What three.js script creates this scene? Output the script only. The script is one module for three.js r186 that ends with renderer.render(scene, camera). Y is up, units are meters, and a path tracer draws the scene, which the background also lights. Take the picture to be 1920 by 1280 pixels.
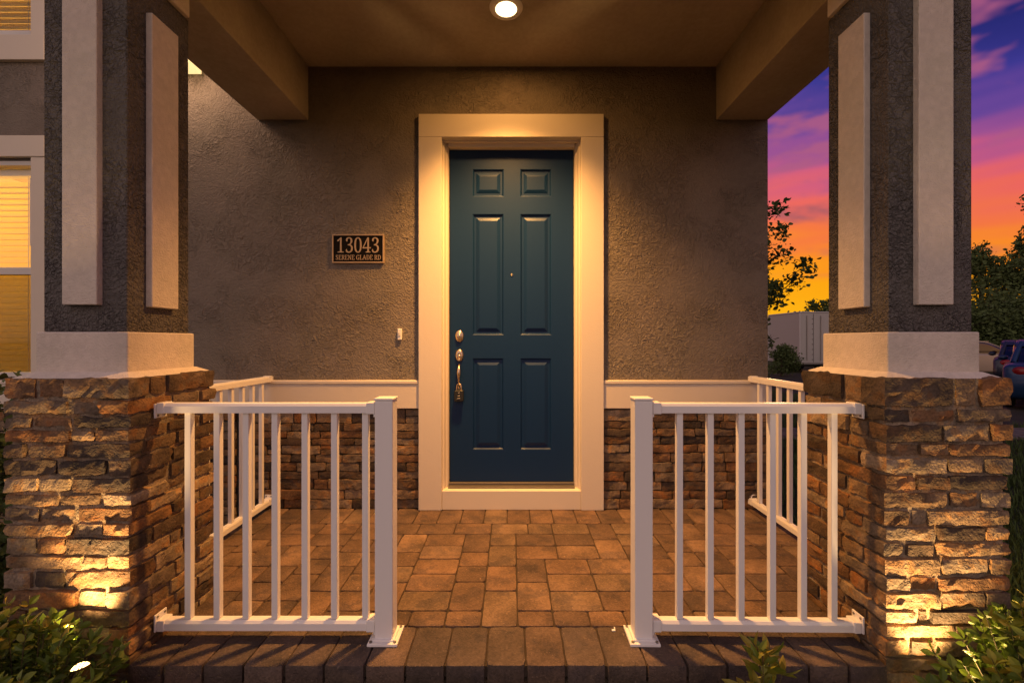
import * as THREE from 'three';
import { RoundedBoxGeometry } from 'three/addons/geometries/RoundedBoxGeometry.js';
import { mergeGeometries, mergeVertices, toCreasedNormals } from 'three/addons/utils/BufferGeometryUtils.js';
import { FontLoader } from 'three/addons/loaders/FontLoader.js';
import { TextGeometry } from 'three/addons/geometries/TextGeometry.js';
import { RectAreaLightUniformsLib } from 'three/addons/lights/RectAreaLightUniformsLib.js';
import { createNoise3D } from 'simplex-noise';

// ------------------------------------------------------------------ camera, sky, sun, exposure
const scene = new THREE.Scene();
const EYE = 1.21, CAMZ = 3.205, F = 820;                 // eye height above the porch floor, distance to the house wall, focal length in photo pixels
const camera = new THREE.PerspectiveCamera(2 * Math.atan(640 / F) * 180 / Math.PI, 1024 / 682, 0.05, 900);
camera.position.set(0, EYE, CAMZ);
camera.lookAt(0, EYE, 0);
camera.updateProjectionMatrix();
const renderer = new THREE.WebGLRenderer({ antialias: true });
renderer.toneMapping = THREE.LinearToneMapping;
renderer.toneMappingExposure = 1.0;
renderer.shadowMap.enabled = true;
RectAreaLightUniformsLib.init();

const lin = (r, g, b) => { const c = new THREE.Color().setRGB(r / 255, g / 255, b / 255, THREE.SRGBColorSpace); return [c.r, c.g, c.b]; };
function ramp(table, t) {
  if (t <= table[0][0]) return table[0][1];
  for (let i = 1; i < table.length; i++) if (t <= table[i][0]) {
    const [a, ca] = table[i - 1], [b, cb] = table[i]; let f = (t - a) / (b - a); f = f * f * (3 - 2 * f) * 0.5 + f * 0.5;
    return [0, 1, 2].map(k => ca[k] + (cb[k] - ca[k]) * f);
  }
  return table[table.length - 1][1];
}
function rngOf(seed) { let a = seed >>> 0; return () => { a |= 0; a = a + 0x6D2B79F5 | 0; let t = Math.imul(a ^ a >>> 15, 1 | a); t = t + Math.imul(t ^ t >>> 7, 61 | t) ^ t; return ((t ^ t >>> 14) >>> 0) / 4294967296; }; }
const n3 = createNoise3D(rngOf(77));
const SUN_AZ = 31 * Math.PI / 180;                       // the afterglow: ahead and to the right
{
  const west = [[-2, lin(210, 120, 20)], [2, lin(255, 182, 22)], [6, lin(255, 168, 20)], [9, lin(253, 146, 36)], [12, lin(247, 122, 66)], [15.5, lin(238, 106, 94)], [18.2, lin(214, 96, 122)], [21, lin(160, 84, 144)], [23.6, lin(106, 72, 150)], [27, lin(62, 58, 142)], [32.5, lin(38, 42, 112)], [45, lin(36, 42, 104)], [90, lin(34, 38, 88)]];
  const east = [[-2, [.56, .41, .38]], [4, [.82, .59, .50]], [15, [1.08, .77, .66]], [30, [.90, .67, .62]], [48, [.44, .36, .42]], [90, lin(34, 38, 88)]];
  const W = 2048, H = 1024, px = new Float32Array(W * H * 4);
  for (let j = 0; j < H; j++) for (let i = 0; i < W; i++) {
    const u = (i + .5) / W, v = (j + .5) / H, el = (v - .5) * Math.PI, th = (u - .5) * 2 * Math.PI;
    const x = Math.cos(el) * Math.cos(th), y = Math.sin(el), z = Math.cos(el) * Math.sin(th);
    const az = Math.atan2(x, -z); let da = az - SUN_AZ; if (da > Math.PI) da -= 2 * Math.PI; if (da < -Math.PI) da += 2 * Math.PI;
    const e = el * 180 / Math.PI, dd = Math.abs(da) * 180 / Math.PI;
    const streak = n3(x * 2.2, y * 17, z * 2.2) * .6 + n3(x * 5 + 9, y * 38, z * 5) * .4;
    const wq = n3(x * 3 + 5, y * 5, z * 3) * .35, wisp = n3(x * 7 + y * 12 + wq, y * 14 + 3, z * 7 - y * 8 + wq) * .65 + n3(x * 19 + y * 30 + wq * 4, y * 34, z * 19 - y * 22) * .35 + (e > 0 && e < 60 ? n3(x * 46 + y * 70, y * 90, z * 46 - y * 50) * .16 : 0);
    let ee = e > 0 ? e * (1 + Math.min(dd, 60) * .011) + streak * Math.min(2.4, e * .17) : e;
    let c = ramp(west, ee).slice();
    const side = Math.min(1, dd / 55);                        // redder and duller away from the glow
    c[1] *= 1 - .22 * side; c[0] *= 1 - .10 * side;
    const cl = Math.max(0, wisp * .8 + streak * .45 - .12);   // wispy clouds catching the glow
    if (e > 4 && e < 70) { const k = cl * Math.min(1, (e - 4) / 10) * (e > 32 ? Math.max(0, 1 - (e - 32) / 38) : 1); const cc = e < 15 ? [.36, .11, .13] : [.44, .11, .22]; for (let q = 0; q < 3; q++) c[q] += (cc[q] - c[q]) * Math.min(.8, k * 1.5); }
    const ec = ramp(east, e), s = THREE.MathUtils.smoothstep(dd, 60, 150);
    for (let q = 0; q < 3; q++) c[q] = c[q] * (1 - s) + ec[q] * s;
    if (e < -1.5) { const g = [.03, .03, .02]; const k = Math.min(1, (-e - 1.5) / 2); for (let q = 0; q < 3; q++) c[q] = c[q] * (1 - k) + g[q] * k; }
    const o = (j * W + i) * 4; px[o] = c[0]; px[o + 1] = c[1]; px[o + 2] = c[2]; px[o + 3] = 1;
  }
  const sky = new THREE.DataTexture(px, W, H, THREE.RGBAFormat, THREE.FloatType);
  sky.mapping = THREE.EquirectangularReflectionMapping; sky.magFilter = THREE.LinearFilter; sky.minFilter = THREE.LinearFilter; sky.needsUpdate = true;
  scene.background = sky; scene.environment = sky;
}
const sun = new THREE.DirectionalLight(new THREE.Color(1, .55, .25), 0.5);   // last of the sun, low behind the house
sun.position.set(Math.sin(SUN_AZ) * 60, 60 * Math.tan(4.5 * Math.PI / 180), -Math.cos(SUN_AZ) * 60);
sun.target.position.set(0, 0, 0); sun.castShadow = true; sun.shadow.radius = 4; sun.shadow.mapSize.set(2048, 2048);
Object.assign(sun.shadow.camera, { left: -25, right: 25, top: 20, bottom: -8, near: 1, far: 160 });
scene.add(sun); scene.add(sun.target);

// ------------------------------------------------------------------ helpers
const X = (px, d) => (px - 960) / F * d, Y = (py, d) => EYE + (640 - py) / F * d, Z = d => CAMZ - d;
const used = {};
function numbered(n) { if (!(n in used)) { used[n] = 0; return n; } used[n]++; return n + '_' + String(used[n]).padStart(3, '0'); }
function thing(name, label, category, pos = [0, 0, 0], group) {
  const g = new THREE.Group(); g.name = numbered(name); g.position.set(...pos); g.userData.label = label; g.userData.category = category; if (group) g.userData.group = group; scene.add(g); return g;
}
function structure(name, label) { const g = new THREE.Group(); g.name = name; g.userData.kind = 'structure'; g.userData.label = label; scene.add(g); return g; }
function part(name, geo, m, parent) { const o = new THREE.Mesh(geo, m); o.name = name; o.castShadow = true; o.receiveShadow = true; parent.add(o); return o; }
function top(name, geo, m, label, category, group) { const o = part(numbered(name), geo, m, scene); o.userData.label = label; if (category) o.userData.category = category; if (group) o.userData.group = group; return o; }
function boxUV(g, off = [0, 0]) {                         // uv in metres from the dominant side of each face
  if (g.index) g = g.toNonIndexed();
  const p = g.attributes.position, n = p.count, uv = new Float32Array(n * 2), a = new THREE.Vector3(), b = new THREE.Vector3(), c = new THREE.Vector3();
  for (let i = 0; i < n; i += 3) {
    a.fromBufferAttribute(p, i); b.fromBufferAttribute(p, i + 1); c.fromBufferAttribute(p, i + 2);
    const nn = b.clone().sub(a).cross(c.clone().sub(a)); const ax = Math.abs(nn.x), ay = Math.abs(nn.y), az = Math.abs(nn.z);
    [a, b, c].forEach((q, k) => { let u, v; if (az >= ax && az >= ay) { u = q.x; v = q.y; } else if (ax >= ay) { u = q.z; v = q.y; } else { u = q.x; v = q.z; } uv[(i + k) * 2] = u + off[0]; uv[(i + k) * 2 + 1] = v + off[1]; });
  }
  g.setAttribute('uv', new THREE.BufferAttribute(uv, 2)); return g;
}
function box(x0, x1, y0, y1, z0, z1, r = 0.003) {
  const w = x1 - x0, h = y1 - y0, d = z1 - z0; r = Math.min(r, w / 2.2, h / 2.2, d / 2.2);
  const g = r > 0 ? new RoundedBoxGeometry(w, h, d, 2, r) : new THREE.BoxGeometry(w, h, d);
  g.translate((x0 + x1) / 2, (y0 + y1) / 2, (z0 + z1) / 2); return boxUV(g);
}
const keep = g => { for (const k of Object.keys(g.attributes)) if (!['position', 'normal', 'uv'].includes(k)) g.deleteAttribute(k); return g.index ? g.toNonIndexed() : g; };
const merge = list => mergeGeometries(list.map(keep));
function tube(pts, r, seg = 16, rad = 8, closed = false) { return new THREE.TubeGeometry(new THREE.CatmullRomCurve3(pts.map(p => new THREE.Vector3(...p)), closed), seg, r, rad, closed); }
function cyl(r0, r1, h, seg = 20) { return new THREE.CylinderGeometry(r0, r1, h, seg); }

// ------------------------------------------------------------------ procedural textures
function hash2(x, y, s) { let h = Math.imul(x, 374761393) ^ Math.imul(y, 668265263) ^ Math.imul(s, 1274126177); h = Math.imul(h ^ h >>> 13, 1274126177); return ((h ^ h >>> 16) >>> 0) / 4294967296; }
function pnoise(x, y, per, s) {                           // tiling value noise, 0..1
  const xi = Math.floor(x), yi = Math.floor(y); let fx = x - xi, fy = y - yi; fx = fx * fx * fx * (fx * (fx * 6 - 15) + 10); fy = fy * fy * fy * (fy * (fy * 6 - 15) + 10);
  const m = v => ((v % per) + per) % per, x0 = m(xi), x1 = m(xi + 1), y0 = m(yi), y1 = m(yi + 1);
  const a = hash2(x0, y0, s), b = hash2(x1, y0, s), c = hash2(x0, y1, s), d = hash2(x1, y1, s);
  return a + (b - a) * fx + (c - a) * fy + (a - b - c + d) * fx * fy;
}
function fbm(u, v, per, s, oct = 4) { let t = 0, a = .5, w = 0; for (let o = 0; o < oct; o++) { t += a * pnoise(u * per, v * per, per, s + o * 17); w += a; a *= .5; per *= 2; } return t / w; }
function texture(size, metres, f, colour = false) {
  const d = new Uint8Array(size * size * 4);
  for (let j = 0; j < size; j++) for (let i = 0; i < size; i++) { const c = f(i / size, j / size); const o = (j * size + i) * 4; if (Array.isArray(c)) { d[o] = Math.max(0, Math.min(255, c[0] * 255)); d[o + 1] = Math.max(0, Math.min(255, c[1] * 255)); d[o + 2] = Math.max(0, Math.min(255, c[2] * 255)); } else { const k = Math.max(0, Math.min(255, c * 255)); d[o] = d[o + 1] = d[o + 2] = k; } d[o + 3] = 255; }
  const t = new THREE.DataTexture(d, size, size); t.wrapS = t.wrapT = THREE.RepeatWrapping; t.magFilter = THREE.LinearFilter; t.minFilter = THREE.LinearMipmapLinearFilter; t.generateMipmaps = true; t.repeat.set(1 / metres, 1 / metres); if (colour) t.colorSpace = THREE.SRGBColorSpace; t.needsUpdate = true; return t;
}
const ss = THREE.MathUtils.smoothstep;
// skip-trowel stucco: short curling ridges over a pitted coat
const stuccoRelief = texture(1536, 1.2, (u, v) => {
  const wx = (fbm(u, v, 26, 3, 3) - .5) * .075, wy = (fbm(u, v, 26, 41, 3) - .5) * .075;
  const a = pnoise((u + wx) * 52, (v + wy) * 52, 52, 5), b = pnoise((u + wy) * 112, (v - wx) * 112, 112, 9);
  const r1 = Math.pow(1 - Math.min(1, Math.abs(a - .5) * 5.5), 2), r2 = Math.pow(1 - Math.min(1, Math.abs(b - .5) * 5), 2);
  const patch = ss(fbm(u, v, 6, 23, 4), .36, .60);
  return .18 + .46 * r1 * (0.12 + .88 * patch) + .22 * r2 * (.45 + .55 * patch) + .30 * (fbm(u, v, 144, 61, 3) - .3);
});
const stuccoTone = texture(512, 1.7, (u, v) => { const k = .86 + .16 * fbm(u, v, 5, 2, 5) + .07 * (fbm(u, v, 90, 8, 2) - .5); return [k, k * (.985 + .02 * fbm(u, v, 7, 33, 2)), k * .985]; }, true);
const grainRelief = texture(512, .30, (u, v) => .35 * fbm(u, v, 12, 7, 4) + .65 * fbm(u, v, 70, 19, 2));
const stoneTone = texture(512, .42, (u, v) => { const a = fbm(u, v, 5, 12, 5), b = fbm(u, v, 9, 71, 4), g = fbm(u, v, 60, 5, 2); const k = .50 + .55 * a + .22 * (g - .5); const rust = ss(b, .52, .68); return [k * (1 + .06 * rust), k * (.98 - .04 * rust), k * (.96 - .17 * rust)]; }, true);
const stoneRelief = texture(512, .26, (u, v) => { const r = Math.abs(fbm(u, v, 9, 31, 4) - .5) * 2; const pits = ss(fbm(u, v, 48, 77, 2), .66, .78); return .55 * (1 - r) + .4 * fbm(u, v, 26, 55, 3) - .35 * pits; });
const paverTone = texture(512, .85, (u, v) => { const a = fbm(u, v, 6, 91, 5), b = fbm(u, v, 11, 17, 4), g = fbm(u, v, 110, 6, 2); const k = .58 + .40 * a + .22 * (g - .5); const dark = ss(b, .52, .72); const fleck = ss(fbm(u, v, 160, 3, 1), .915, .96) * .5; return [k * (1 - .16 * dark) + fleck, k * (.98 - .14 * dark) + fleck * .9, k * (.96 - .08 * dark) + fleck * .8]; }, true);
const paverRelief = texture(512, .32, (u, v) => .5 * fbm(u, v, 14, 4, 4) + .5 * fbm(u, v, 64, 14, 2) - .4 * ss(fbm(u, v, 50, 84, 2), .68, .8));
const groundTone = texture(512, 3, (u, v) => { const k = .62 + .5 * (fbm(u, v, 12, 1, 5) - .2); const d = fbm(u, v, 40, 9, 3); return [k * (.9 + .25 * d), k, k * .8]; }, true);
const groundRelief = texture(512, 1, (u, v) => fbm(u, v, 40, 2, 4));
const barkRelief = texture(256, .4, (u, v) => fbm(u * 1, v * .35, 24, 6, 4));
const brushed = texture(256, .2, (u, v) => .5 * fbm(u, v * .2, 60, 2, 3) + .3 * fbm(u, v, 9, 4, 3));

const mat = (r, g, b, rough, o = {}) => new THREE.MeshStandardMaterial(Object.assign({ color: new THREE.Color().setRGB(r, g, b), roughness: rough }, o));
const M = {
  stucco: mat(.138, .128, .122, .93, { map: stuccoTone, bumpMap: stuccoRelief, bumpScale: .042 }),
  stuccoSoft: mat(.225, .190, .158, .93, { map: stuccoTone, bumpMap: stuccoRelief, bumpScale: .016 }),
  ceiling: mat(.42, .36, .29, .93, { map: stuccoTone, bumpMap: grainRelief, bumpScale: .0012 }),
  trim: mat(.68, .60, .50, .72, { bumpMap: grainRelief, bumpScale: .0007 }),
  trimRough: mat(.72, .645, .57, .82, { map: stuccoTone, bumpMap: grainRelief, bumpScale: .0032 }),
  jamb: mat(.68, .60, .50, .6, { bumpMap: grainRelief, bumpScale: .0003 }),
  mortar: mat(.36, .29, .22, .95, { map: stoneTone, bumpMap: stoneRelief, bumpScale: .006 }),
  darkMortar: mat(.075, .06, .048, .95, { map: stoneTone, bumpMap: stoneRelief, bumpScale: .005 }),
  sand: mat(.045, .032, .024, 1, { bumpMap: groundRelief, bumpScale: .004 }),
  rail: mat(.82, .79, .77, .42, { bumpMap: grainRelief, bumpScale: .00025 }),
  screw: mat(.28, .26, .24, .4, { metalness: .8 }),
  door: new THREE.MeshPhysicalMaterial({ color: new THREE.Color().setRGB(.004, .024, .084), roughness: .40, specularIntensity: .5, bumpMap: brushed, bumpScale: .0005, clearcoat: .0 }),
  black: mat(.012, .012, .012, .5),
  seal: mat(.02, .017, .015, .8),
  nickel: mat(.62, .52, .40, .3, { metalness: 1 }),
  alu: mat(.34, .31, .28, .5, { metalness: .8 }),
  bronze: new THREE.MeshPhysicalMaterial({ color: new THREE.Color().setRGB(.008, .006, .005), roughness: .8, specularIntensity: .25 }),
  gold: mat(.46, .33, .21, .5, { metalness: .25 }),
  sashWhite: mat(.66, .62, .58, .5),
  glass: new THREE.MeshPhysicalMaterial({ color: 0xffffff, transmission: 1, roughness: .02, thickness: 0, ior: 1.45 }),
  slat: new THREE.MeshPhysicalMaterial({ color: new THREE.Color().setRGB(.86, .76, .30), roughness: .9, transmission: .6, thickness: 0 }),
  screen: new THREE.MeshStandardMaterial({ color: 0x0b0a08, roughness: .9, transparent: true, opacity: .30 }),
  plaster: mat(.6, .5, .38, .9),
  concrete: mat(.26, .24, .22, .93, { map: stoneTone, bumpMap: grainRelief, bumpScale: .003 }),
  grass: mat(.045, .075, .020, 1, { map: groundTone, bumpMap: groundRelief, bumpScale: .02 }),
  soil: mat(.05, .032, .02, 1, { map: groundTone, bumpMap: groundRelief, bumpScale: .03 }),
  asphalt: mat(.05, .05, .052, .95, { map: groundTone, bumpMap: groundRelief, bumpScale: .006 }),
  bark: mat(.075, .052, .036, .95, { bumpMap: barkRelief, bumpScale: .012 }),
  shingle: mat(.06, .055, .05, .95, { map: groundTone, bumpMap: groundRelief, bumpScale: .01 }),
};
const STONES = [[.33, .225, .135], [.26, .17, .10], [.20, .125, .072], [.42, .32, .22], [.15, .10, .068], [.082, .060, .047], [.29, .225, .165], [.33, .175, .075], [.235, .175, .125], [.12, .084, .060], [.37, .26, .16], [.27, .15, .075]]
  .map(c => mat(...c, .88, { map: stoneTone, bumpMap: stoneRelief, bumpScale: .0045 }));
const PAVERS = [[.255, .155, .100], [.215, .134, .090], [.285, .182, .120], [.18, .115, .082], [.24, .162, .110]].map(c => mat(...c, .86, { map: paverTone, bumpMap: paverRelief, bumpScale: .0035 }));
const BORDER = [[.155, .108, .088], [.135, .096, .082], [.175, .118, .092], [.125, .092, .080], [.15, .108, .088]].map(c => mat(...c, .82, { map: paverTone, bumpMap: paverRelief, bumpScale: .0035 }));

// ------------------------------------------------------------------ stone and paver pieces
let rockSeed = 0;
function rock(x0, x1, y0, y1, z0, z1, amp = .006, rnd = .010) {
  amp *= .9; rnd *= .62;
  const w = x1 - x0, h = y1 - y0, d = z1 - z0, s = (rockSeed++) * 3.71 + 11;
  const seg = l => Math.max(2, Math.min(12, Math.round(l / .019)));
  let g = new THREE.BoxGeometry(w, h, d, seg(w), seg(h), seg(d)); g.deleteAttribute('normal'); g.deleteAttribute('uv'); g = mergeVertices(g, 1e-5);
  const p = g.attributes.position, q = new THREE.Vector3(), inn = new THREE.Vector3();
  const r = Math.min(rnd, w / 3, h / 3, d / 3), cl = (v, m) => Math.max(-m, Math.min(m, v));
  const taper = (n3(s, 1, 2)) * .05, skew = n3(s, 5, 2) * .03;
  for (let i = 0; i < p.count; i++) {
    q.fromBufferAttribute(p, i); inn.set(cl(q.x, w / 2 - r), cl(q.y, h / 2 - r), cl(q.z, d / 2 - r));
    const dir = q.clone().sub(inn); const L = dir.length(); if (L > 1e-6) dir.divideScalar(L); q.copy(inn).addScaledVector(dir, r);
    const big = n3(q.x * 11 + s, q.y * 15, q.z * 11 + s), mid = n3(q.x * 30 + s, q.y * 34 + s, q.z * 30), chip = Math.abs(n3(q.x * 21, q.y * 26 + s, q.z * 21 - s));
    const k = amp * (Math.round(big * 2.2) / 2.2 * .7 + mid * .5 - chip * .7 + .2);
    q.addScaledVector(dir, k);
    q.y += n3(q.x * 9 + s, 4, q.z * 9) * .0032 + q.x * skew * .5; q.y *= 1 + taper * (q.x / w);
    p.setXYZ(i, q.x, q.y, q.z);
  }
  g.translate((x0 + x1) / 2, (y0 + y1) / 2, (z0 + z1) / 2);
  return boxUV(toCreasedNormals(g, .42), [s * .37 % 5, s * .73 % 5]);
}
function paverGeo(w, l, th, rnd, seed) {                    // a tumbled block: rounded plan, worn upper edge, a slightly uneven face
  const nx = 6, nz = 6, s = seed * 5.3; const pts = []; const R = rnd() * .006 + .009;
  const sh = new THREE.Shape(); const N = 28;
  for (let i = 0; i < N; i++) { const t = i / N * 4, e = Math.floor(t), f = t - e; let x, y; if (e === 0) { x = -w / 2 + f * w; y = -l / 2; } else if (e === 1) { x = w / 2; y = -l / 2 + f * l; } else if (e === 2) { x = w / 2 - f * w; y = l / 2; } else { x = -w / 2; y = l / 2 - f * l; }
    const ix = Math.max(-w / 2 + R, Math.min(w / 2 - R, x)), iy = Math.max(-l / 2 + R, Math.min(l / 2 - R, y)); const dx = x - ix, dy = y - iy, L = Math.hypot(dx, dy) || 1; x = ix + dx / L * R; y = iy + dy / L * R;
    x += n3(x * 22 + s, y * 22, 1) * .0016; y += n3(x * 22, y * 22 + s, 7) * .0016; i ? sh.lineTo(x, y) : sh.moveTo(x, y); }
  sh.closePath();
  const g = new THREE.ExtrudeGeometry(sh, { depth: th - .005, bevelEnabled: true, bevelThickness: .005, bevelSize: .005, bevelOffset: -.005, bevelSegments: 2, curveSegments: 1 });
  g.rotateX(-Math.PI / 2); g.translate(0, -th, 0);           // upper face at y = 0
  g.rotateX((rnd() - .5) * .010); g.rotateZ((rnd() - .5) * .012);
  return toCreasedNormals(g, .7);
}

// ------------------------------------------------------------------ the ground
const GY = -.19;
{
  const g = new THREE.PlaneGeometry(900, 900, 1, 1); g.rotateX(-Math.PI / 2); g.translate(0, GY, 0); const ground = part('ground', boxUV(g), M.grass, scene); ground.userData.kind = 'structure'; ground.userData.label = 'green lawn around the house';
  const bed = part('planting_bed', boxUV(new THREE.PlaneGeometry(4.8, 1.5).rotateX(-Math.PI / 2).translate(-3.3, GY + .004, 2.15)), M.soil, scene); bed.userData.kind = 'structure'; bed.userData.label = 'dark soil bed in front of the house wall';
  const bed2 = part('planting_bed_001', boxUV(new THREE.PlaneGeometry(2.4, 1.3).rotateX(-Math.PI / 2).translate(1.75, GY + .004, 2.2)), M.soil, scene); bed2.userData.kind = 'structure'; bed2.userData.label = 'dark soil bed in front of the right column';
  const side = part('pavement', box(3.6, 40, GY - .05, GY + .03, Z(6.95), Z(6.25), .01), M.concrete, scene); side.userData.kind = 'structure'; side.userData.label = 'pale concrete pavement crossing the lawn';
  const road = part('parking_area', boxUV(new THREE.PlaneGeometry(44, 12).rotateX(-Math.PI / 2).translate(29.5, GY + .004, Z(13.3))), M.asphalt, scene); road.userData.kind = 'structure'; road.userData.label = 'dark asphalt under the parked cars';
}

// ------------------------------------------------------------------ the porch floor
{
  const fl = structure('porch_floor', 'brown tumbled concrete pavers of the porch with a darker border course');
  const rnd = rngOf(5), fz = 1.575, wallEnd = .296, edge = 1.346, U = .0785, x0 = -1.86, x1 = 1.86;
  const bedding = merge([box(x0, x1, -.05, -.010, -.01, 1.09, 0), box(-1.44, 1.405, -.05, -.010, 1.09, 1.56, 0)]);
  part('bedding_sand', bedding, M.sand, fl);
  part('porch_slab', merge([box(x0, x1, GY - .1, -.05, -.02, 1.08, 0), box(-1.44, 1.405, GY - .1, -.052, 1.08, 1.545, 0)]), M.darkMortar, fl);
  let k = 0;
  const lay = (xa, xb, za, zb, mats, th = .048) => {
    if (xb - xa < .03 || zb - za < .04) return; const gap = .0046;
    const g = boxUV(paverGeo(xb - xa - gap, zb - za - gap, th, rnd, k), [rnd() * 6, rnd() * 6]);
    const o = part('paver', g, mats[Math.floor(rnd() * mats.length)], fl); o.position.set((xa + xb) / 2, (rnd() - .5) * .0022, (za + zb) / 2); k++;
  };
  // header row along the wall
  for (let i = -12; i < 12; i++) { const xa = -.0337 + i * .1575, xb = xa + .1575; if (xb < x1 + .02 && xa > x0 - .02) lay(xa, xb, .035, wallEnd, PAVERS); }
  // field: three block sizes laid at random on half-block steps
  const nx = Math.round((x1 - x0) / U), nz = 14, grid = new Uint8Array(nx * nz), inGrid = (i, j) => i >= 0 && j >= 0 && i < nx && j < nz;
  const free = (i, j, w, h) => { for (let b = 0; b < h; b++) for (let a = 0; a < w; a++) if (!inGrid(i + a, j + b) || grid[(j + b) * nx + i + a]) return false; return true; };
  const runOK = (i, j, w) => { let r = 0; while (inGrid(i + w + r, j) && !grid[j * nx + i + w + r]) r++; return r !== 1; };
  const prev = [];
  for (let j = 0; j < nz; j++) for (let i = 0; i < nx; i++) if (!grid[j * nx + i]) {
    let opts = [[3, 2, 4.2], [2, 3, 2.6], [2, 2, 2.4], [1, 2, .001], [2, 1, .001], [1, 1, .0001]].filter(([w, h]) => free(i, j, w, h));
    const good = opts.filter(([w, h]) => w > 1 && h > 1 && runOK(i, j, w)); if (good.length) opts = good;
    let t = opts.reduce((s, o) => s + o[2], 0) * rnd(), c = opts[0]; for (const o of opts) { t -= o[2]; if (t <= 0) { c = o; break; } }
    for (let b = 0; b < c[1]; b++) for (let a = 0; a < c[0]; a++) grid[(j + b) * nx + i + a] = 1;
    const xa = x0 + i * U, xb = xa + c[0] * U, za = wallEnd + j * U, zb = edge - (za + c[1] * U) < .045 ? edge : za + c[1] * U;
    if (za > 1.07 && (xa < -1.44 || xb > 1.41)) { const ya = Math.max(xa, -1.44), yb = Math.min(xb, 1.405); lay(ya, yb, za, zb, PAVERS); } else lay(xa, xb, za, zb, PAVERS);
  }
  // border course at the front edge
  for (let i = -9; i < 10; i++) { const xa = -.0987 + i * .1512; lay(Math.max(xa, -1.44), Math.min(xa + .1512, 1.405), edge, fz + (rnd() - .5) * .006, BORDER, .066); }
}

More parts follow.
